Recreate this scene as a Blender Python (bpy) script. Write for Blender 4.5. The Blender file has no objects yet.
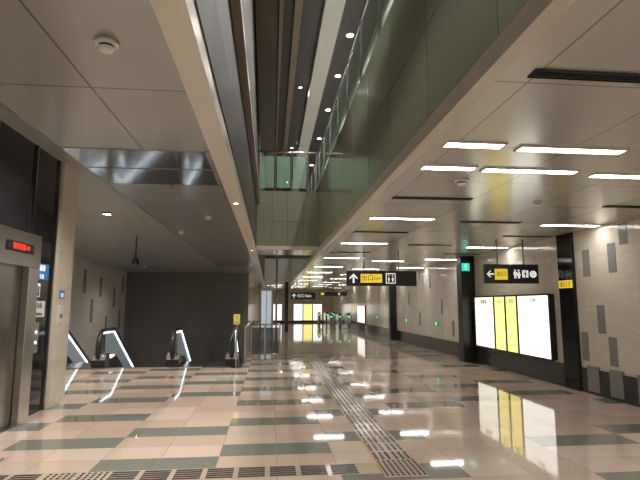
import bpy, bmesh, math, random
from mathutils import Vector, Matrix
random.seed(4)
SC=bpy.context.scene
COL=SC.collection
SC.view_settings.view_transform='Standard'
# ------------------------------------------------------------ materials
def newmat(name):
    m=bpy.data.materials.new(name); m.use_nodes=True
    nt=m.node_tree; b=nt.nodes['Principled BSDF']
    return m,nt,b
def mat(name,col,rough=.5,metal=0,emit=None,es=0,spec=.5,alpha=None,trans=0,noise=.06,nscale=6):
    m,nt,b=newmat(name)
    b.inputs['Roughness'].default_value=rough; b.inputs['Metallic'].default_value=metal
    b.inputs['Specular IOR Level'].default_value=spec
    b.inputs['Transmission Weight'].default_value=trans
    if emit:
        b.inputs['Emission Color'].default_value=(*emit,1); b.inputs['Emission Strength'].default_value=es
    if alpha is not None: b.inputs['Alpha'].default_value=alpha
    if noise>0:
        g=nt.nodes.new('ShaderNodeNewGeometry'); n=nt.nodes.new('ShaderNodeTexNoise'); n.inputs['Scale'].default_value=nscale
        n.inputs['Detail'].default_value=3
        nt.links.new(g.outputs['Position'],n.inputs['Vector'])
        r=nt.nodes.new('ShaderNodeMix'); r.data_type='RGBA'
        r.inputs[6].default_value=(*[max(0,c*(1-noise)) for c in col],1)
        r.inputs[7].default_value=(*[min(1,c*(1+noise)) for c in col],1)
        nt.links.new(n.outputs['Fac'],r.inputs[0]); nt.links.new(r.outputs[2],b.inputs['Base Color'])
    else: b.inputs['Base Color'].default_value=(*col,1)
    return m
class NB:
    def __init__(s,nt): s.nt=nt
    def math(s,op,a,b=0.0,c=None):
        n=s.nt.nodes.new('ShaderNodeMath'); n.operation=op
        for i,v in enumerate((a,b) if c is None else (a,b,c)):
            if isinstance(v,(int,float)): n.inputs[i].default_value=v
            else: s.nt.links.new(v,n.inputs[i])
        return n.outputs[0]
    def mix(s,f,a,b):
        n=s.nt.nodes.new('ShaderNodeMix'); n.data_type='RGBA'
        for k,v in ((0,f),(6,a),(7,b)):
            if isinstance(v,tuple): n.inputs[k].default_value=(*v,1) if len(v)==3 else v
            elif isinstance(v,(int,float)): n.inputs[k].default_value=v
            else: s.nt.links.new(v,n.inputs[k])
        return n.outputs[2]
def posxyz(nt):
    g=nt.nodes.new('ShaderNodeNewGeometry'); s=nt.nodes.new('ShaderNodeSeparateXYZ')
    nt.links.new(g.outputs['Position'],s.inputs[0]); return s.outputs,g.outputs['Position']
def panelmat(name,col,rough,metal,a,b,pa,pb,oa=0,ob=0,w=.012,var=.08,seam=.35,spec=.5,shift=0,vein=0):
    """panels with seams on world axes a,b"""
    m,nt,bs=newmat(name); N=NB(nt); P,pos=posxyz(nt)
    A=N.math('DIVIDE',N.math('SUBTRACT',P[a],oa),pa); ia=N.math('FLOOR',A)
    B=N.math('DIVIDE',N.math('SUBTRACT',P[b],ob),pb)
    if shift: B=N.math('ADD',B,N.math('MULTIPLY',ia,shift))
    ib=N.math('FLOOR',B)
    la=N.math('LESS_THAN',N.math('FRACT',A),w/pa); lb=N.math('LESS_THAN',N.math('FRACT',B),w/pb)
    ln=N.math('MAXIMUM',la,lb)
    cx=nt.nodes.new('ShaderNodeCombineXYZ'); nt.links.new(ia,cx.inputs[0]); nt.links.new(ib,cx.inputs[1])
    wn=nt.nodes.new('ShaderNodeTexWhiteNoise'); nt.links.new(cx.outputs[0],wn.inputs['Vector'])
    c=N.mix(wn.outputs['Value'],tuple(x*(1-var) for x in col),tuple(min(1,x*(1+var)) for x in col))
    if vein:
        mp=nt.nodes.new('ShaderNodeMapping'); mp.inputs['Scale'].default_value=(1.2,1.2,5); nt.links.new(pos,mp.inputs[0])
        ns=nt.nodes.new('ShaderNodeTexNoise'); ns.inputs['Scale'].default_value=1.6; ns.inputs['Detail'].default_value=6; ns.inputs['Distortion'].default_value=1.2
        nt.links.new(mp.outputs[0],ns.inputs['Vector'])
        vf=N.math('MULTIPLY',N.math('ABSOLUTE',N.math('SUBTRACT',ns.outputs['Fac'],.5)),6.0)
        vf=N.math('SUBTRACT',1.0,N.math('MINIMUM',vf,1.0))
        c=N.mix(N.math('MULTIPLY',vf,vein),c,tuple(x*.6 for x in col))
    c=N.mix(ln,c,tuple(x*seam for x in col))
    nt.links.new(c,bs.inputs['Base Color']); bs.inputs['Roughness'].default_value=rough; bs.inputs['Metallic'].default_value=metal
    bs.inputs['Specular IOR Level'].default_value=spec
    return m
def floormat():
    m,nt,bs=newmat('polished_granite_floor'); N=NB(nt); P,pos=posxyz(nt)
    A=N.math('DIVIDE',N.math('ADD',P[0],2.94),1.21); ia=N.math('FLOOR',A)
    B=N.math('DIVIDE',N.math('SUBTRACT',P[1],6.0),.443); ib=N.math('FLOOR',B)
    md=N.math('FLOORED_MODULO',N.math('SUBTRACT',ib,ia),3.0)
    dark=N.math('LESS_THAN',md,.5)
    la=N.math('LESS_THAN',N.math('FRACT',N.math('MULTIPLY',A,2.0)),.012)
    lb=N.math('LESS_THAN',N.math('FRACT',B),.018)
    ln=N.math('MAXIMUM',la,lb)
    cx=nt.nodes.new('ShaderNodeCombineXYZ'); nt.links.new(ia,cx.inputs[0]); nt.links.new(ib,cx.inputs[1])
    wn=nt.nodes.new('ShaderNodeTexWhiteNoise'); nt.links.new(cx.outputs[0],wn.inputs['Vector'])
    ia2=N.math('FLOOR',N.math('MULTIPLY',A,2.0))
    cx2=nt.nodes.new('ShaderNodeCombineXYZ'); nt.links.new(ia2,cx2.inputs[0]); nt.links.new(ib,cx2.inputs[1]); cx2.inputs[2].default_value=7.3
    wn2=nt.nodes.new('ShaderNodeTexWhiteNoise'); nt.links.new(cx2.outputs[0],wn2.inputs['Vector'])
    thr=N.math('ADD',.08,N.math('MULTIPLY',N.math('GREATER_THAN',P[0],1.9),.25))
    thr=N.math('ADD',thr,N.math('MULTIPLY',N.math('GREATER_THAN',P[1],9.0),.12))
    keep=N.math('GREATER_THAN',wn.outputs['Value'],thr)
    dark=N.math('MULTIPLY',dark,keep)
    ns=nt.nodes.new('ShaderNodeTexNoise'); ns.inputs['Scale'].default_value=45; ns.inputs['Detail'].default_value=5; ns.inputs['Roughness'].default_value=.8
    nt.links.new(pos,ns.inputs['Vector'])
    sp=N.math('MULTIPLY',N.math('SUBTRACT',ns.outputs['Fac'],.35),2.6)
    sp=N.math('MAXIMUM',N.math('MINIMUM',sp,1.0),0.0)
    light=N.mix(wn2.outputs['Value'],FLA,FLB)
    light=N.mix(N.math('MULTIPLY',sp,.42),light,(.35,.25,.185))
    dk=N.mix(sp,(.16,.172,.148),(.27,.275,.235))
    c=N.mix(dark,light,dk); c=N.mix(ln,c,(.34,.27,.22))
    nt.links.new(c,bs.inputs['Base Color']); bs.inputs['Roughness'].default_value=.05
    bs.inputs['Specular IOR Level'].default_value=1.0
    return m
FLA=(.55,.425,.34); FLB=(.68,.55,.455)
M={}
M['floor']=floormat()
M['ceilR']=panelmat('ceiling_panel_beige',(.68,.665,.61),.2,.4,0,1,1.08,1.25,1.6,.3,w=.014,var=.03,seam=.5)
M['ceilL']=panelmat('ceiling_panel_darkened',(.38,.37,.35),.2,.5,0,1,.72,1.3,-1.9,.55,w=.014,var=.04,seam=.4)  # base colour darkened to stand in for dark reflections in the metal
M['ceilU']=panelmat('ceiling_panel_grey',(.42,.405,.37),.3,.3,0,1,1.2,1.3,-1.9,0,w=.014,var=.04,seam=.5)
M['trim']=mat('beige_trim',(.68,.62,.53),.3,.1)
M['green']=panelmat('olive_glass_panels',(.44,.51,.35),.12,.35,1,2,1.25,.92,0,3.0,w=.014,var=.12,seam=.5)
M['greenlite']=panelmat('pale_olive_panels',(.34,.37,.28),.16,.3,0,2,.42,.85,-.4,3.0,w=.012,var=.08,seam=.5)
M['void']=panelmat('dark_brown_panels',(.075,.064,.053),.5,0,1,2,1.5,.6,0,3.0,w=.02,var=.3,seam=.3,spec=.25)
M['wallR']=panelmat('beige_marble_panels',(.70,.63,.52),.13,0,1,2,.6,1.0,.1,.47,w=.006,var=.07,seam=.7,vein=.25,spec=.5)
M['walldark']=panelmat('dark_wall_panels',(.19,.17,.15),.35,0,0,2,1.2,1.2,0,.2,w=.012,var=.08,seam=.6)
M['block']=mat('grey_stone_inlay',(.25,.24,.22),.2)
M['skirt']=mat('dark_granite_skirting',(.05,.048,.045),.2)
M['black']=mat('black_glass',(.012,.012,.013),.08)
M['blackm']=mat('black_satin_metal',(.02,.02,.022),.35,.3)
M['steel']=mat('brushed_stainless',(.56,.545,.52),.25,1)
M['steeld']=mat('dark_stainless',(.33,.32,.305),.22,1)
M['mirror']=mat('polished_ceiling_panel',(.68,.70,.71),.1,1)
M['lamp']=mat('fluorescent_panel',(1,1,1),.5,0,(1,.975,.94),33,noise=0)
M['spot']=mat('downlight_lens',(1,1,1),.5,0,(1,.95,.87),25,noise=0)
M['rubber']=mat('handrail_rubber',(.015,.015,.015),.4)
M['litglass']=mat('balustrade_glass',(.3,.36,.38),.06,0,(.8,.9,1),.12,alpha=.45)
M['liftglass']=mat('lit_lift_glass',(.4,.46,.5),.1,0,(.75,.88,1),.35)
M['glow']=mat('skirt_light_strip',(1,1,1),.4,0,(.88,.94,1),3.2,noise=0)
M['adw']=mat('lightbox_white',(.9,.9,.85),.5,0,(1,.98,.9),1.5,noise=0)
M['adf']=mat('lightbox_dim',(.8,.8,.75),.5,0,(1,.97,.88),1.1,noise=0)
M['adc']=mat('lightbox_cream',(.9,.88,.7),.5,0,(1,.97,.80),1.3,noise=0)
M['ady']=mat('lightbox_yellow',(.9,.8,.2),.5,0,(1,.86,.28),1.15,noise=0)
M['yel']=mat('sign_yellow',(.85,.62,.03),.5,0,(1,.75,.05),.5,noise=0)
M['yelp']=mat('printed_yellow',(.72,.58,.16),.5)
M['wht']=mat('sign_white',(.8,.8,.8),.5,0,(1,1,1),.6,noise=0)
M['paper']=mat('paper_white',(.7,.7,.68),.6)
M['ink']=mat('ink_black',(.01,.01,.01),.6,noise=0)
M['blue']=mat('sign_blue',(.03,.16,.4),.4,0,(.05,.3,.7),.15,noise=0)
M['grn']=mat('sign_green',(.0,.4,.28),.4,0,(.05,.9,.6),.8,noise=0)
M['grnl']=mat('green_gate_light',(.0,.4,.2),.4,0,(.05,1,.45),1.8,noise=0)
M['red']=mat('red_led',(.6,0,0),.4,0,(1,.04,.03),1.2,noise=0)
M['glassg']=mat('railing_glass',(.40,.62,.48),.05,0,alpha=.4,noise=0)
M['glassd']=mat('smoked_glass',(.10,.12,.12),.06,0,alpha=.7,noise=0)
M['white']=mat('white_plastic',(.78,.76,.71),.4)
M['vent']=mat('vent_dark',(.015,.015,.014),.5)
M['tact']=mat('tactile_base',(.46,.37,.30),.1)
M['stud']=mat('tactile_bar',(.075,.072,.068),.25,.4)
M['upbeam']=mat('white_beam',(.75,.75,.70),.4)
M['updark']=mat('upper_ceiling_dark',(.05,.047,.043),.35)
M['upbrown']=mat('upper_ceiling_brown',(.26,.21,.16),.3,.2)
M['truss']=mat('escalator_underside_brown',(.16,.13,.105),.35,.3)
# ------------------------------------------------------------ mesh helpers
def addbox(bm,x0,x1,y0,y1,z0,z1,mi=0):
    vs=[bm.verts.new((x,y,z)) for x in (x0,x1) for y in (y0,y1) for z in (z0,z1)]
    for f in ((0,1,3,2),(4,6,7,5),(0,4,5,1),(2,3,7,6),(0,2,6,4),(1,5,7,3)):
        fc=bm.faces.new([vs[i] for i in f]); fc.material_index=mi
def addcyl(bm,c,axis,r,h,seg=16,r2=None,mi=0):
    rot={'z':Matrix(),'x':Matrix.Rotation(math.pi/2,4,'Y'),'y':Matrix.Rotation(-math.pi/2,4,'X')}[axis]
    g=bmesh.ops.create_cone(bm,cap_ends=True,segments=seg,radius1=r,radius2=r if r2 is None else r2,depth=h,matrix=Matrix.Translation(c)@rot)
    for v in g['verts']:
        for f in v.link_faces: f.material_index=mi
def fin(name,bm,mats,parent=None,bevel=0,smooth=False,origin=None):
    bmesh.ops.recalc_face_normals(bm,faces=bm.faces)
    if origin is None:
        xs=[v.co for v in bm.verts]; mn=[min(c[i] for c in xs) for i in range(3)]; mx=[max(c[i] for c in xs) for i in range(3)]
        origin=Vector(((mn[0]+mx[0])/2,(mn[1]+mx[1])/2,mn[2]))
    origin=Vector(origin)
    for v in bm.verts: v.co-=origin
    me=bpy.data.meshes.new(name); bm.to_mesh(me); bm.free()
    for k in (mats if isinstance(mats,(list,tuple)) else [mats]): me.materials.append(M[k])
    if smooth:
        for p in me.polygons: p.use_smooth=True
    o=bpy.data.objects.new(name,me); COL.objects.link(o); o.location=origin
    if bevel:
        md=o.modifiers.new('bevel','BEVEL'); md.width=bevel; md.segments=3; md.limit_method='ANGLE'
    if parent:
        o.parent=parent; o.location=origin-Vector(parent['_o'])
    return o
def box(name,x0,x1,y0,y1,z0,z1,m,parent=None,bevel=0):
    bm=bmesh.new(); addbox(bm,x0,x1,y0,y1,z0,z1); return fin(name,bm,m,parent,bevel)
def S(o): o['kind']='structure'; return o
def T(o,label,cat,group=None):
    o['label']=label; o['category']=cat
    if group: o['group']=group
    return o
def empty(name,loc,label,cat,group=None):
    o=bpy.data.objects.new(name,None); COL.objects.link(o); o.location=loc; o.empty_display_size=.2
    o['_o']=tuple(loc); return T(o,label,cat,group)
def text(name,s,size,loc,face,m,parent=None,ext=.002,align='CENTER'):
    """face: '-y' readable from -Y side, '-x' readable from -X side, '+x' readable from +X side"""
    c=bpy.data.curves.new(name,'FONT'); c.body=s; c.size=size; c.extrude=ext; c.align_x=align; c.align_y='CENTER'
    c.materials.append(M[m])
    t=bpy.data.objects.new('tmp',c); COL.objects.link(t)
    bpy.context.view_layer.update()
    me=bpy.data.meshes.new_from_object(t.evaluated_get(bpy.context.evaluated_depsgraph_get()))
    me.materials.clear(); me.materials.append(M[m])
    bpy.data.objects.remove(t)
    o=bpy.data.objects.new(name,me); COL.objects.link(o)
    rz={'-y':0,'-x':-math.pi/2,'+x':math.pi/2}[face]
    o.rotation_euler=(math.pi/2,0,rz)
    o.location=Vector(loc)-(Vector(parent['_o']) if parent else Vector((0,0,0)))
    if parent: o.parent=parent
    return o
def poly(name,pts,plane,at,th,m,parent=None):
    """flat polygon plate; plane 'y': pts are (x,z) at y; 'x': pts are (y,z)"""
    bm=bmesh.new()
    if plane=='y': vs=[bm.verts.new((p[0],at,p[1])) for p in pts]; d=Vector((0,th,0))
    else: vs=[bm.verts.new((at,p[0],p[1])) for p in pts]; d=Vector((th,0,0))
    f=bm.faces.new(vs); r=bmesh.ops.extrude_face_region(bm,geom=[f])
    for v in r['geom']:
        if isinstance(v,bmesh.types.BMVert): v.co+=d
    return fin(name,bm,m,parent)
def ribbon(name,path,wd,at,th,m,parent=None):
    """flat band of width wd following a (y,z) path, plate thickness th in x"""
    bm=bmesh.new(); L=[]
    P=[Vector((0,a,b)) for a,b in path]
    for i,p in enumerate(P):
        d=(P[min(i+1,len(P)-1)]-P[max(i-1,0)]).normalized(); n=Vector((0,-d.z,d.y))*wd/2
        row=[]
        for q in (p-n,p+n):
            for x in (at,at+th): row.append(bm.verts.new((x,q.y,q.z)))
        L.append(row)
    for a,b in zip(L[:-1],L[1:]):
        for i,j in ((0,1),(1,3),(3,2),(2,0)): bm.faces.new((a[i],a[j],b[j],b[i]))
    for r in (L[0],L[-1]): bm.faces.new((r[0],r[1],r[3],r[2]))
    return fin(name,bm,m,parent)
def tube(name,pts,r,m,parent=None,seg=8):
    bm=bmesh.new(); rings=[]
    pts=[Vector(p) for p in pts]
    for i,p in enumerate(pts):
        d=(pts[min(i+1,len(pts)-1)]-pts[max(i-1,0)]).normalized()
        a=d.cross(Vector((1,0,0))); 
        if a.length<.1: a=d.cross(Vector((0,1,0)))
        a.normalize(); b=d.cross(a)
        rr=r if isinstance(r,(int,float)) else r[0]
        rings.append([bm.verts.new(p+a*rr*math.cos(t)+b*(rr if isinstance(r,(int,float)) else r[1])*math.sin(t)) for t in [2*math.pi*k/seg for k in range(seg)]])
    for i in range(len(rings)-1):
        for k in range(seg): bm.faces.new((rings[i][k],rings[i][(k+1)%seg],rings[i+1][(k+1)%seg],rings[i+1][k]))
    bm.faces.new(rings[0]); bm.faces.new(rings[-1])
    return fin(name,bm,m,parent,smooth=True)
def lathe(name,prof,c,m,parent=None,seg=28):
    bm=bmesh.new(); rings=[]
    for (r,z) in prof:
        rings.append([bm.verts.new((c[0]+r*math.cos(2*math.pi*k/seg),c[1]+r*math.sin(2*math.pi*k/seg),c[2]+z)) for k in range(seg)])
    for i in range(len(rings)-1):
        for k in range(seg): bm.faces.new((rings[i][k],rings[i][(k+1)%seg],rings[i+1][(k+1)%seg],rings[i+1][k]))
    bm.faces.new(rings[0]); bm.faces.new(rings[-1])
    return fin(name,bm,m,parent,smooth=False)
# ------------------------------------------------------------ SHELL
WX=5.85; H=3.0; YE=46; YV=33
S(box('floor',-6.2,WX,-3,13.4,-.3,0,'floor'))
S(box('floor',-.7,WX,13.4,YE,-.3,0,'floor'))
S(box('wall_right',WX,WX+.3,-3,YE,-.3,4.7,'wallR'))
S(box('wall_left',-6.2,-3.47,-3,8.3,0,3.95,'black'))
S(box('wall_left_pillar',-6.2,-3.42,8.3,8.9,0,3.95,'wallR'))
S(box('wall_left_side',-6.5,-6.2,8.9,22.3,-4.5,3.95,'wallR'))
S(box('wall_rear',-6.2,-.95,22,22.3,-4.5,H,'walldark'))
S(box('wall_far_side',-1.15,-.95,22.3,YE,0,H,'wallR'))
S(box('wall_far',-1.2,WX,YE,YE+.3,0,H,'wallR'))
S(box('wall_back',-6.2,WX,-3.3,-3,0,9.5,'wallR'))
S(box('wall_pit_front',-6.2,-.7,13.3,13.4,-4.5,-.3,'walldark'))
S(box('wall_pit_side',-.8,-.7,13.4,22,-4.5,-.3,'walldark'))
S(box('floor_pit',-6.2,-.7,13.4,22,-4.6,-4.5,'walldark'))
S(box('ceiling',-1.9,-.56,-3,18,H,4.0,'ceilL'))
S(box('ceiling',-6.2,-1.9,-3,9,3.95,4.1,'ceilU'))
# gently sloping ceiling over the escalators
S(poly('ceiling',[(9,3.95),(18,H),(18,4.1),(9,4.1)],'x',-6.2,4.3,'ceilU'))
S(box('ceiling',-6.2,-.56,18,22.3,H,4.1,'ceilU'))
S(box('ceiling',1.36,WX,-3,YV,H,4.75,'ceilR'))
S(box('ceiling',-.4,WX,YV,YE,H,4.7,'ceilR'))
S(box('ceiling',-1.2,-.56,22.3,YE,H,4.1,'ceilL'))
# beams of the light well
S(box('trim_1',-.56,-.40,-3,YE,H-.03,4.7,'trim'))
S(box('trim_2',1.26,1.36,-3,YV,H-.03,H+.1,'trim'))
S(box('wall_well_right',1.28,1.40,-3,YV,H+.1,4.85,'green'))
S(box('wall_well_end',-.4,1.28,13.2,14.8,H+.1,4.7,'greenlite'))
S(box('trim_7',-.4,1.28,13.17,13.2,H+.08,H+.18,'trim'))
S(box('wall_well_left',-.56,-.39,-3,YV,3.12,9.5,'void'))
S(box('wall_well_ledge',-.39,-.30,-3,13.1,4.3,4.42,'upbrown'))
S(box('ceiling_upper',-.5,9,-3,42,9.5,9.7,'updark'))
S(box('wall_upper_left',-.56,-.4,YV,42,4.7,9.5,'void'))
S(box('wall_upper_right',8.9,9,-3,42,4.7,9.5,'walldark'))
S(box('wall_upper_end',-.5,9,42,42.2,4.7,9.5,'walldark'))
S(box('floor_upper',WX,9,-3,42,4.4,4.7,'walldark'))
for i,(a,b,m,z) in enumerate([(-.3,.25,'upbrown',9.3),(1.3,1.8,'upbeam',9.2),(2.9,3.3,'upbeam',9.2),(.55,.75,'upbrown',9.35)]):
    S(box('trim_%d'%(3+i),a,b,-3,42,z,9.5,m))
# skirting
S(box('baseboard_right',WX-.03,WX,-3,YE,0,.45,'skirt'))
S(box('baseboard_far',-1.0,WX,YE-.04,YE,0,.15,'skirt'))
S(box('trim_8',-.75,-.70,13.4,22,-.3,.05,'steeld'))
S(box('trim_9',-6.2,-.7,13.33,13.4,-.02,.012,'steeld'))
# inlays on right wall
k=11
inl=[(8.56,2.12,2.62),(7.86,2.15,2.66),(8.75,.58,1.1),(8.25,1.1,1.6),(8.0,.56,1.05),(7.55,2.6,2.95),(7.15,1.3,1.8),(6.7,2.1,2.6),
     (14.6,2.0,2.5),(15.4,.6,1.1),(16.4,1.3,1.8),(17.6,2.2,2.7),(18.9,.8,1.3),(20.4,1.6,2.1)]
for y,a,b in inl:
    S(box('trim_%d'%k,WX-.006,WX+.02,y-.1,y+.1,a,b,'block')); k+=1
for y in (7.35,8.0,8.6):
    S(box('trim_%d'%k,WX-.036,WX,y-.22,y+.1,.05,.50,'block')); k+=1
for y,a,b in [(18.0,1.0,1.8),(18.8,1.9,2.6),(19.6,.3,1.2),(20.4,1.5,2.3),(21.2,.6,1.4),(17.2,2.0,2.8),(21.5,2.1,2.8)]:
    S(box('trim_%d'%k,-6.21,-6.19,y-.12,y+.12,a,b,'block')); k+=1
# black wall strips
S(box('trim_%d'%k,WX-.06,WX,8.9,9.38,0,H,'black')); k+=1
S(box('trim_%d'%k,5.45,WX,13.6,13.95,0,H,'blackm')); k+=1
S(box('trim_%d'%k,5.55,WX,22.5,22.8,0,H,'blackm')); k+=1
# upper left wall mullions
for y in (5.2,6.35,7.42,8.2):
    S(box('trim_%d'%k,-3.47,-3.44,y-.02,y+.02,2.62 if y<7.4 else 0,3.95,'steeld')); k+=1
# polished ceiling band on the left
S(box('trim_%d'%k,-1.88,-.62,4.45,5.05,H-.006,H,'mirror')); k+=1
S(box('trim_%d'%k,-1.88,-.62,5.09,5.72,H-.006,H,'mirror')); k+=1
# far slim uprights
S(box('trim_%d'%k,.22,.30,20.5,20.6,0,4.7,'steeld')); k+=1
S(box('trim_%d'%k,.9,1.1,30,30.3,0,H,'blackm')); k+=1

# ------------------------------------------------------------ ceiling lamps
def lampfix(x0,x1,y,lab="long white fluorescent panel recessed in beige metal ceiling"):
    e=empty('ceiling_light',((x0+x1)/2,y,H),lab,'ceiling light','linear ceiling lights over the concourse')
    w=.055
    box('diffuser',x0+.01,x1-.01,y-w,y+w,H-.012,H-.004,'lamp',e)
    bm=bmesh.new()
    addbox(bm,x0-.01,x1+.01,y-w-.02,y-w,H-.016,H); addbox(bm,x0-.01,x1+.01,y+w,y+w+.02,H-.016,H)
    addbox(bm,x0-.01,x0+.01,y-w,y+w,H-.016,H); addbox(bm,x1-.01,x1+.01,y-w,y+w,H-.016,H)
    fin('frame',bm,'white',e)
A=(1.58,2.65);B=(3.2,4.25);C=(4.72,5.78)
fx=[(1.5,2.03,4.0),(2.2,3.2,4.05),(1.52,2.08,4.72),(2.18,3.2,4.75),(3.44,4.5,4.85),(*A,7.67),(*C,8.05),(*A,10.9),(*C,11.4),
    (*B,15.3),(*C,14.6),(*A,14.4),(*A,17.8),(*C,18),(*B,18.9),(*A,21),(*B,22.3),(*C,21.5),(*A,24.5),(*C,25),(*A,28),(*B,26),(*B,30),(*C,29),
    (*A,33),(*C,34),(*B,37),(*A,40),(*C,40),(*A,37),(*B,33.5),(-.2,.9,35),(-.2,.9,39),
    (*A,1),(*C,1),(*B,-1),(*A,-1.5),(*B,1.2),(4.2,5.2,3.2)]  # this last row is out of view, added to light the near hall
for f in fx: lampfix(*f)
def vent(x0,x1,y):
    e=empty('air_vent',((x0+x1)/2,y,H),'narrow black slot air vent in beige ceiling','air vent','slot air vents in the ceiling')
    box('slot',x0,x1,y-.045,y+.045,H-.006,H+.0,'vent',e)
    bm=bmesh.new()
    for d in (-.055,-.015,.015,.045): addbox(bm,x0,x1,y+d,y+d+.008,H-.012,H-.006)
    fin('louver',bm,'blackm',e)
for v in [(1.56,2.8,2.67),(*A,6.16),(*B,7.9),(4.72,5.8,6.42),(*B,11.1),(*C,9.5),(*A,9.2),(*A,12.9),(*C,13)]: vent(*v)
def detector(x,y,z=H,s=1,lab='round white smoke detector on the ceiling'):
    e=empty('smoke_detector',(x,y,z),lab,'smoke detector')
    lathe('base',[(.058*s,0),(.062*s,-.006*s),(.062*s,-.018*s),(.052*s,-.022*s)],(x,y,z),'white',e)
    lathe('sensor_ring',[(.038*s,-.022*s),(.036*s,-.034*s),(.03*s,-.036*s)],(x,y,z),'vent',e)
    lathe('cap',[(.042*s,-.034*s),(.044*s,-.040*s),(.034*s,-.052*s),(.012*s,-.056*s)],(x,y,z),'white',e)
detector(-.89,2.57); detector(2.13,5.2,s=1.3,lab='round cream ceiling speaker dome beside light panels'); detector(3.64,6.26,s=.9)
detector(-1.01,7.9,s=.8); detector(-1.73,9.6,s=.8); detector(3.7,3.3,s=.5)
def downlight(x,y,z,r=.06,power=25,em='spot',lab='small round downlight recessed in the ceiling'):
    e=empty('downlight',(x,y,z),lab,'downlight','round downlights')
    lathe('lens',[(r*.8,-.003),(r*.8,-.006),(r*.3,-.008)],(x,y,z),em,e,20)
    lathe('rim',[(r*1.25,0),(r*1.25,-.01),(r*.85,-.01),(r*.85,-.002)],(x,y,z),'white',e,20)
    l=bpy.data.lights.new('downlight_lamp','SPOT'); l.energy=power; l.spot_size=2.5; l.spot_blend=.8; l.color=(1,.94,.87); l.shadow_soft_size=.06
    o=bpy.data.objects.new('lamp',l); COL.objects.link(o); o.parent=e; o.location=(0,0,-.03)
downlight(-3.75,11.5,3.67,.10,600,lab='bright round downlight above the escalator landing')
downlight(-2.4,6.5,3.95,.06,440)  # hidden in the recess, added to brighten the left floor
downlight(-.48,6.6,H-.03,.035,140,lab='small bright downlight set in the beige beam'); downlight(-.48,12.4,H-.03,.03,120,lab='small bright downlight set in the beige beam')
downlight(-1.5,1.2,H,.05,180); downlight(-1.2,-1,H,.05,140)  # unseen lamps around the camera, added to light the near left side
downlight(-2.6,3,3.95,.06,400); downlight(-4.6,18.5,H,.03,100)  # the recess one is unseen, added for brightness on the near left
for y in (8.5,11,13.4,16,19,22.5,27,35): downlight(2.25,y,9.5,.11,450)
for y in (10.5,17,24,31): downlight(1.0,y,9.48,.06,240)
# upper level: bright linear lights above the balcony
for y in (3,7,11,15,20,26):
    e=empty('upper_level_light',(3.1,y,9.2),'bright linear light on the upper level ceiling beam','ceiling light','linear lights of the upper level')
    box('diffuser',3.02,3.18,y-.9,y+.9,9.17,9.195,'lamp',e); box('housing',3.0,3.2,y-.92,y+.92,9.19,9.2,'white',e)
# underside of an escalator climbing along the light well on the upper level
e=empty('upper_escalator',(-.1,8,7.0),'brown clad underside of an escalator rising inside the light well','escalator')
poly('truss_cladding',[(2,8.9),(14.5,6.2),(14.5,6.9),(2,9.5)],'x',-.36,.44,'truss',e)
poly('side_skirt',[(2,8.86),(14.5,6.16),(14.5,6.3),(2,9.0)],'x',.08,.03,'blackm',e)
poly('balustrade_glass',[(2.2,9.4),(14.5,6.9),(14.5,7.7),(6,9.4)],'x',.06,.015,'glassg',e)

# ------------------------------------------------------------ upper railings
e=empty('balcony_railing',(1.34,5,4.85),'green glass balcony railing with steel posts on upper level','railing')
ys=[0.5+1.3*i for i in range(18)]
for y in ys:
    bm=bmesh.new(); addbox(bm,1.32,1.36,y-.02,y+.02,4.85,5.95); addcyl(bm,(1.34,y,4.87),'z',.05,.03); fin('post',bm,'steel',e)
for a,b in zip(ys[:-1],ys[1:]): box('glass_panel',1.333,1.347,a+.06,b-.06,4.93,5.82,'glassg',e)
tube('handrail',[(1.34,0,5.97),(1.34,6,5.97),(1.34,22.7,5.97)],.03,'steel',e)
YB=13.25
e=empty('bridge_railing',(.5,YB,4.7),'steel and glass railing across the end of the light well','railing')
for x in (-.35,.1,.55,1.0,1.24):
    bm=bmesh.new(); addbox(bm,x-.018,x+.018,YB-.02,YB+.02,4.7,5.8); addcyl(bm,(x,YB,4.72),'z',.04,.03); fin('post',bm,'steel',e)
for a,b in ((-.33,.08),(.12,.53),(.57,.98)): box('glass_panel',a+.02,b-.02,YB-.006,YB+.006,4.8,5.7,'glassg',e)
tube('handrail',[(-.37,YB,5.82),(.5,YB,5.82),(1.27,YB,5.82)],.028,'steel',e)

# ------------------------------------------------------------ elevator (left)
X0=-3.46
e=empty('elevator',(X0,6.35,0),'stainless steel elevator entrance with red dot-matrix display above the doors','elevator')
box('door_jamb',X0,X0+.16,7.12,7.40,0,2.12,'steel',e,.01); box('door_jamb',X0,X0+.16,5.3,5.58,0,2.12,'steel',e,.01)
hd=box('header',X0,X0+.17,5.3,7.40,2.12,2.58,'steel',e,.01)
d1=box('door',X0+.02,X0+.06,5.6,6.345,.02,2.12,'steeld',e,.004)
d2=box('door',X0+.02,X0+.06,6.355,7.10,.02,2.12,'steeld',e,.004)
box('sill',X0+.0,X0+.14,5.58,7.12,0,.02,'steel',e)
box('display',X0+.165,X0+.185,6.45,7.15,2.29,2.42,'black',e,.004)
text('display_text','暫停服務 4F',.085,(X0+.187,6.8,2.355),'+x','red',e)
e=empty('call_panel',(X0,7.78,1.0),'slim steel elevator call button panel on black wall','call panel')
box('plate',X0,X0+.02,7.66,7.84,.9,1.35,'steel',e,.004)
for z in (1.05,1.2):
    bm=bmesh.new(); addcyl(bm,(X0+.025,7.75,z),'x',.025,.012); fin('button',bm,'wht',e)
def plaque(name,y0,y1,z0,z1,x,m,txt,tm,ts,lab,cat='sign'):
    e=empty(name,(x,(y0+y1)/2,z0),lab,cat)
    box('board',x,x+.012,y0,y1,z0,z1,m,e,.003)
    n=len(txt)
    for i,t in enumerate(txt):
        text('lettering',t,ts,(x+.014,(y0+y1)/2,z1-(i+.6)*(z1-z0)/n),'+x',tm,e)
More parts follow.
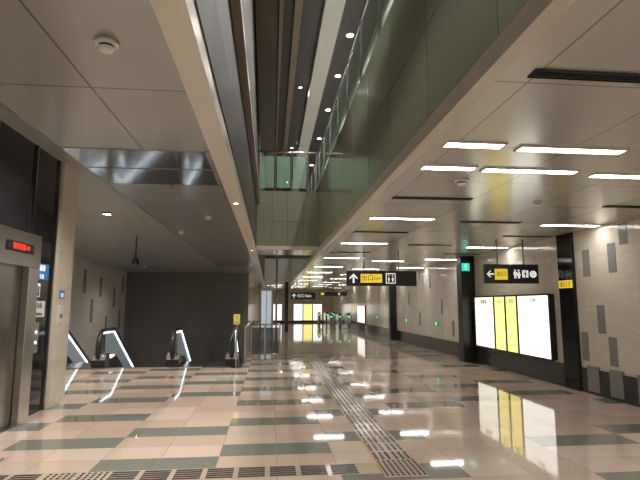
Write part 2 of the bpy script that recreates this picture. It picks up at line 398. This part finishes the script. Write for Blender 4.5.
plaque('elevator_sign',7.6,8.05,1.98,2.22,X0,'blue',['電梯','Lift'],'wht',.1,'blue elevator sign with white lettering on black wall')
plaque('accessible_sign',7.6,7.8,1.72,1.92,X0,'wht',['♿'],'ink',.15,'small white wheelchair sign on black wall')
plaque('notice',7.62,8.0,1.42,1.66,X0,'paper',['注意','Notice'],'ink',.08,'white printed notice on black wall','notice')
plaque('notice',8.42,8.6,1.3,1.6,-3.42,'paper',['公告'],'ink',.07,'white printed notice on beige stone pillar','notice')
plaque('floor_number_sign',8.42,8.6,1.7,1.84,-3.42,'blue',['B1'],'wht',.1,'small blue level sign on beige stone pillar')

# ------------------------------------------------------------ escalators
def escalator(xl,xr,lab):
    e=empty('escalator',((xl+xr)/2,13.5,0),lab,'escalator','escalators going down')
    def zpath(y): return 0 if y<14.5 else -(y-14.5)*math.tan(math.radians(30))
    yy=[15.0,15.5,17,19,20.8]
    for x in (xl,xr):
        arc=[(13.65+.32*math.cos(math.radians(t)),.50+.37*math.sin(math.radians(t))) for t in range(250,89,-20)]
        top=arc+[(14.5,.88)]+[(y,.88+zpath(y)) for y in yy]
        bot=[(y,.2+zpath(y)) for y in reversed(yy)]+[(14.5,.2)]
        poly('balustrade_glass',top+bot,'x',x-.01,.02,'litglass',e)
        np_=[(13.65+.33*math.cos(math.radians(t)),.50+.38*math.sin(math.radians(t))) for t in range(250,110,-15)]+[(13.62,.80),(13.66,.25)]
        poly('newel_panel',np_,'x',x-.055,.11,'steel',e)
        harc=[(x,13.65+.40*math.cos(math.radians(t)),.50+.45*math.sin(math.radians(t))) for t in range(265,89,-15)]
        hp=harc+[(x,14.5,.95)]+[(x,y,.95+zpath(y)) for y in yy]
        tube('handrail',hp,(.04,.06),'rubber',e,10)
        sk=[(13.36,-.02),(13.36,.16),(14.5,.2)]+[(y,.2+zpath(y)) for y in yy]+[(y,-.15+zpath(y)) for y in reversed(yy)]+[(14.5,-.15)]
        poly('skirt_deck',sk,'x',x-.11,.22,'steeld',e)
        gp=[(13.65+.32*math.cos(math.radians(t)),.50+.37*math.sin(math.radians(t))) for t in range(255,89,-15)]+[(14.5,.86)]+[(y,.86+zpath(y)) for y in yy]
        gl=[(13.6,.215),(14.5,.225)]+[(y,.225+zpath(y)) for y in yy]
        for s in (-1,1):
            ribbon('light_strip',gp,.035,x+s*.016-.003,.006,'glow',e)
            ribbon('light_strip',gl,.03,x+s*.016-.003,.006,'glow',e)
        box('newel',x-.17,x+.17,13.30,13.75,0,.36,'steel',e,.07)
        box('newel_cap',x-.17,x+.17,13.28,13.34,.03,.20,'blackm',e,.02)
    box('landing_plate',xl+.18,xr-.18,13.41,14.5,-.03,.006,'steel',e)
    bm=bmesh.new()
    for i in range(16):
        y=14.5+i*.4; z=-.0-(i)*.231
        addbox(bm,xl+.12,xr-.12,y,y+.4,z-.25,z-.02)
    st=fin('steps',bm,'steeld',e)
    return e
escalator(-2.5,-.98,'escalator going down with glowing glass balustrades and black handrails')
escalator(-5.65,-4.35,'escalator going down beside the stone side wall, glowing glass balustrades')
# ------------------------------------------------------------ barrier railing
e=empty('safety_barrier',(-.2,15.7,0),'low smoked glass barrier with steel frame beside the escalator opening','barrier')
for x in (-.58,-.14,.32): box('post',x-.025,x+.025,15.66,15.72,0,.98,'steel',e,.004)
for a,b in ((-.55,-.17),(-.11,.29)): box('glass_panel',a,b,15.685,15.70,.1,.9,'glassd',e)
tube('handrail',[(-.6,15.69,.99),(0,15.69,.99),(.36,15.69,.99)],.025,'steel',e)
tube('handrail',[(-.6,15.69,.09),(0,15.69,.09),(.36,15.69,.09)],.02,'steel',e)
e=empty('safety_barrier',(-.66,18,0),'long smoked glass barrier along the escalator opening','barrier')
yy=[13.9+1.35*i for i in range(6)]
for y in yy: box('post',-.69,-.64,y-.025,y+.025,0,1.0,'steel',e,.004)
for a,b in zip(yy[:-1],yy[1:]): box('glass_panel',-.67,-.655,a+.05,b-.05,.1,.92,'glassd',e)
tube('handrail',[(-.665,13.85,1.01),(-.665,17,1.01),(-.665,20.7,1.01)],.025,'steel',e)
# stand sign
e=empty('standing_sign',(-.85,13.05,0),'small yellow warning sign on slim steel post before the escalators','sign')
bm=bmesh.new(); addcyl(bm,(-.85,13.05,.01),'z',.14,.02); fin('base',bm,'steeld',e)
bm=bmesh.new(); addcyl(bm,(-.85,13.05,.57),'z',.015,1.1,12); fin('post',bm,'steel',e)
box('board',-.93,-.77,13.02,13.04,1.1,1.36,'yelp',e,.004)
text('lettering','!',.13,(-.85,13.017,1.27),'-y','ink',e); text('lettering','小心',.06,(-.85,13.017,1.15),'-y','ink',e)
# glass lift far
e=empty('glass_elevator',(-.25,21.5,0),'lit glass elevator shaft with steel corner posts','elevator')
for x in (-.4,.1):
    for y in (21,22.0): box('corner_post',x-.04,x+.04,y-.04,y+.04,0,2.3,'steel',e)
box('glass_panel',-.36,.06,20.99,21.0,.1,2.2,'liftglass',e); box('glass_panel',.1,.11,21.04,21.96,.1,2.2,'liftglass',e)
box('header',-.44,.14,20.95,22.05,2.2,2.35,'steel',e); box('door',-.16,-.14,20.97,20.99,.1,2.2,'blackm',e)

# ------------------------------------------------------------ hanging speaker
sz=3.95-(13.6-9)*.95/9
e=empty('hanging_speaker',(-3.62,13.6,sz),'black speaker hanging on thin pole from ceiling','speaker')
bm=bmesh.new(); addcyl(bm,(-3.62,13.6,(sz+2.85)/2),'z',.018,sz-2.85+.02,10); fin('pole',bm,'blackm',e)
bm=bmesh.new(); addcyl(bm,(-3.62,13.6,2.77),'z',.10,.18,16,r2=.06); fin('speaker_body',bm,'blackm',e)

# ------------------------------------------------------------ light box posters
bx=WX-.12
e=empty('poster_lightbox',(bx,11.6,.5),'wide black framed lightbox with white and yellow illuminated posters on wall','lightbox')
box('case',bx+.02,WX,9.66,13.42,.49,1.83,'blackm',e,.01)
bm=bmesh.new()
for a,b in ((9.65,9.70),(10.98,11.05),(11.56,11.63),(12.17,12.24),(13.38,13.43)): addbox(bm,bx-.01,bx+.03,a,b,.49,1.83)
addbox(bm,bx-.01,bx+.03,9.65,13.43,.46,.5); addbox(bm,bx-.01,bx+.03,9.65,13.43,1.8,1.84)
fin('frame',bm,'blackm',e,.004)
box('poster',bx+.004,bx+.02,12.24,13.38,.5,1.8,'adc',e)
box('poster',bx+.004,bx+.02,11.63,12.17,.5,1.8,'ady',e)
box('poster',bx+.004,bx+.02,11.05,11.56,.5,1.8,'ady',e)
box('poster',bx+.004,bx+.02,9.70,10.98,.5,1.8,'adw',e)
text('lettering','路線圖',.13,(bx,12.82,1.68),'-x','ink',e)
text('lettering','出口',.11,(bx,11.9,1.68),'-x','ink',e)
text('lettering','資訊',.11,(bx,11.3,1.68),'-x','ink',e)
text('lettering','位置圖',.1,(bx,10.33,1.70),'-x','ink',e)

# ------------------------------------------------------------ hanging signs
def hang(name,x0,x1,y,z0,z1,lab,mats='blackm',poles=True,split=None):
    e=empty(name,((x0+x1)/2,y,z0),lab,'sign')
    if split:
        box('sign_box',x0,split-.015,y-.06,y+.06,z0,z1,mats,e,.01); box('sign_box',split+.015,x1,y-.06,y+.06,z0,z1,mats,e,.01)
    else: box('sign_box',x0,x1,y-.06,y+.06,z0,z1,mats,e,.01)
    if poles:
        for x in (x0+.25*(x1-x0),x1-.25*(x1-x0)):
            bm=bmesh.new(); addcyl(bm,(x,y,(z1+H)/2),'z',.018,H-z1,10); fin('hanger',bm,'steeld',e)
    return e
def arrow(x,z,s,y,e,ang=0,m='wht'):
    pts=[(0,.5),(.42,.05),(.42,-.12),(.09,.2),(.09,-.5),(-.09,-.5),(-.09,.2),(-.42,-.12),(-.42,.05)]
    c,sn=math.cos(ang),math.sin(ang)
    poly('arrow',[(x+s*(c*px-sn*pz),z+s*(sn*px+c*pz)) for px,pz in pts],'y',y,.004,m,e)
def man(x,z,s,y,e,m='ink',skirt=False):
    bm=bmesh.new(); addcyl(bm,(x,y,z+.38*s),'y',.10*s,.004,14)
    if skirt:
        pts=[(-.08,.24),(.08,.24),(.24,-.16),(-.24,-.16)]
    else: pts=[(-.18,.24),(.18,.24),(.18,-.1),(-.18,-.1)]
    vs=[bm.verts.new((x+s*a,y,z+s*b)) for a,b in pts]; bm.faces.new(vs)
    addbox(bm,x-.11*s,x-.02*s,y-.001,y+.001,z-.46*s,z-.1*s); addbox(bm,x+.02*s,x+.11*s,y-.001,y+.001,z-.46*s,z-.1*s)
    return fin('pictogram',bm,m,e)
e=hang('hanging_sign',1.92,3.72,12.3,2.08,2.46,'long black hanging direction sign with white arrow and yellow exit panel')
arrow(2.09,2.27,.24,12.235,e)
box('exit_panel',2.27,2.82,12.232,12.24,2.16,2.38,'yel',e)
text('lettering','出口',.16,(2.44,12.229,2.27),'-y','ink',e); text('lettering','Exit',.11,(2.69,12.229,2.27),'-y','ink',e)
# lift pictogram: white framed box, figures with up and down arrows
box('icon_panel',2.92,3.17,12.232,12.24,2.14,2.40,'wht',e)
box('icon_field',2.94,3.15,12.230,12.232,2.16,2.38,'ink',e)
man(2.995,2.24,.13,12.227,e,'wht'); man(3.095,2.24,.13,12.227,e,'wht')
arrow(2.995,2.345,.05,12.226,e); arrow(3.095,2.345,.05,12.226,e,math.pi)
e=hang('hanging_sign',4.52,5.70,10.0,2.05,2.46,'black hanging sign with yellow panel and white restroom pictograms',split=5.08)
arrow(4.62,2.25,.16,9.935,e,math.pi/2)
box('exit_panel',4.72,5.0,9.932,9.94,2.13,2.36,'yel',e); text('lettering','出口',.11,(4.86,9.929,2.25),'-y','ink',e)
man(5.17,2.25,.2,9.935,e,'wht'); man(5.25,2.25,.2,9.935,e,'wht',True)
box('icon_panel',5.33,5.46,9.932,9.94,2.18,2.33,'wht',e); man(5.395,2.25,.14,9.93,e)
bm=bmesh.new(); addcyl(bm,(5.57,9.938,2.25),'y',.075,.006,24); fin('round_icon',bm,'wht',e)
text('lettering','i',.12,(5.57,9.932,2.25),'-y','ink',e)
e=hang('hanging_sign',1.0,2.2,24,1.88,2.2,'black hanging direction sign with white lettering')
arrow(1.15,2.04,.22,23.935,e); text('lettering','出口 Exit',.18,(1.65,23.935,2.04),'-y','wht',e)
e=hang('hanging_sign',2.4,3.3,24,2.05,2.22,'thin black hanging direction sign with small yellow panel')
box('exit_panel',2.46,2.62,23.932,23.94,2.08,2.19,'yel',e)
e=hang('hanging_sign',3.5,4.7,30,2.15,2.42,'black hanging sign above the ticket gates')
arrow(4.2,2.28,.2,29.935,e,math.pi)
# exit light on black pillar
e=empty('exit_sign',(5.45,13.5,2.6),'small green illuminated emergency exit sign beside black pillar','exit sign')
box('housing',5.42,5.68,13.5,13.59,2.55,2.8,'blackm',e); box('face',5.435,5.665,13.494,13.5,2.565,2.785,'grn',e); man(5.55,2.68,.17,13.49,e,'wht')
for y in (16.9,20.7,26.5):  # added glowing boxes stand in for green glints and reflections along the wall
    e=empty('green_glint',(WX,y,.9),'tiny added green glow standing in for glints on beige stone wall','indicator light')
    box('housing',WX-.04,WX,y-.09,y+.09,.88,1.02,'blackm',e,.01); box('lens',WX-.046,WX-.04,y-.07,y+.07,.9,1.0,'grnl',e)
# yellow sign on post
e=empty('yellow_sign',(WX-.07,9.14,1.93),'small yellow sign on black wall strip','sign')
box('board',WX-.08,WX-.06,8.93,9.35,1.93,2.08,'yel',e); text('lettering','出口 2',.12,(WX-.083,9.14,2.0),'-x','ink',e)
# far ads
for i,(a,b,m) in enumerate([(2.2,3.0,'adw'),(3.1,3.9,'ady'),(4.0,4.8,'adw'),(.3,1.1,'adf')]):
    e=empty('wall_lightbox',((a+b)/2,YE-.1,.2),'bright illuminated poster panel on the end wall','lightbox','poster panels on the end wall')
    box('case',a-.04,b+.04,YE-.1,YE-.05,.16,1.72,'blackm',e); box('poster',a,b,YE-.115,YE-.1,.2,1.68,m,e)
e=empty('wall_lightbox',(WX,31,.5),'wide illuminated white poster on the stone side wall','lightbox')
box('case',WX-.06,WX,29.9,32.6,.45,1.6,'blackm',e); box('poster',WX-.066,WX-.06,30,32.5,.5,1.55,'adf',e)
# ------------------------------------------------------------ ticket gates
def gate(x,y):
    e=empty('ticket_gate',(x,y,0),'grey steel ticket gate with green arrow light','ticket gate','ticket gates')
    box('cabinet',x-.1,x+.1,y,y+1.5,0,.95,'steeld',e,.02)
    box('top_reader',x-.1,x+.1,y-.02,y+.4,.95,1.03,'blackm',e,.01)
    bm=bmesh.new(); addcyl(bm,(x,y-.004,.82),'y',.05,.008,16); fin('arrow_light',bm,'grnl',e)
    box('flap',x+.1,x+.35,y+.7,y+.73,.3,.85,'glassg',e)
for i in range(3): gate(4.1+.6*i,33.0)
for i in range(3): gate(4.0+.6*i,40.0)
# ------------------------------------------------------------ tactile paving
bm=bmesh.new(); addbox(bm,1.10,1.52,4.75,16,0,.003,0)
for x in (1.11,1.32):
    for j in range(3):
        xx=x+.015+j*.065
        for i in range(34):
            y=5.28+i*.31
            addbox(bm,xx,xx+.028,y,y+.24,.003,.008,1)
    for j in range(4):
        for i in range(9): addcyl(bm,(x+.02+j*.052,4.8+i*.053,.005),'z',.015,.006,8,mi=1)
T(fin('tactile_paving',bm,['tact','stud']),'guiding strip with raised dark bars running along the hall','tactile paving')
bm=bmesh.new(); addbox(bm,-3.3,1.09,4.86,5.18,0,.003,0)
x=-3.28; n=0
while x<.8:
    if x>-.6 or n%5 in (1,2,3):
        for j in range(5): addbox(bm,x,x+.25,4.885+j*.058,4.885+j*.058+.028,.003,.008,1)
    else:
        for i in range(5):
            for j in range(5): addcyl(bm,(x+.03+i*.055,4.9+j*.058,.005),'z',.016,.006,8,mi=1)
    x+=.3; n+=1
T(fin('tactile_paving',bm,['tact','stud']),'guiding strip with raised dark bars crossing toward the elevator','tactile paving')
bm=bmesh.new(); addbox(bm,-3.3,-2.7,5.19,5.75,0,.003,0)
for i in range(10):
    for j in range(9): addcyl(bm,(-3.26+i*.056,5.23+j*.056,.005),'z',.016,.006,8,mi=1)
T(fin('tactile_paving',bm,['tact','stud']),'patch of dotted warning studs in front of the elevator','tactile paving')
# ------------------------------------------------------------ world
w=bpy.data.worlds.new('world'); SC.world=w; w.use_nodes=True
w.node_tree.nodes['Background'].inputs[0].default_value=(.9,.8,.65,1); w.node_tree.nodes['Background'].inputs[1].default_value=.3
# ------------------------------------------------------------ camera
f=490.0; p=math.atan(65/f); yaw=math.atan(50/math.hypot(f,65))
F=Vector((math.sin(yaw)*math.cos(p),math.cos(yaw)*math.cos(p),math.sin(p))); R=Vector((math.cos(yaw),-math.sin(yaw),0)); U=R.cross(F)
cam=bpy.data.cameras.new('camera'); co=bpy.data.objects.new('camera',cam); COL.objects.link(co)
cam.sensor_width=36; cam.lens=f/640*36; cam.clip_start=.05
mt=Matrix((R,U,-F)).transposed().to_4x4(); mt.translation=(0,0,1.6); co.matrix_world=mt
SC.camera=co
for o in bpy.data.objects:
    if '_o' in o: del o['_o']
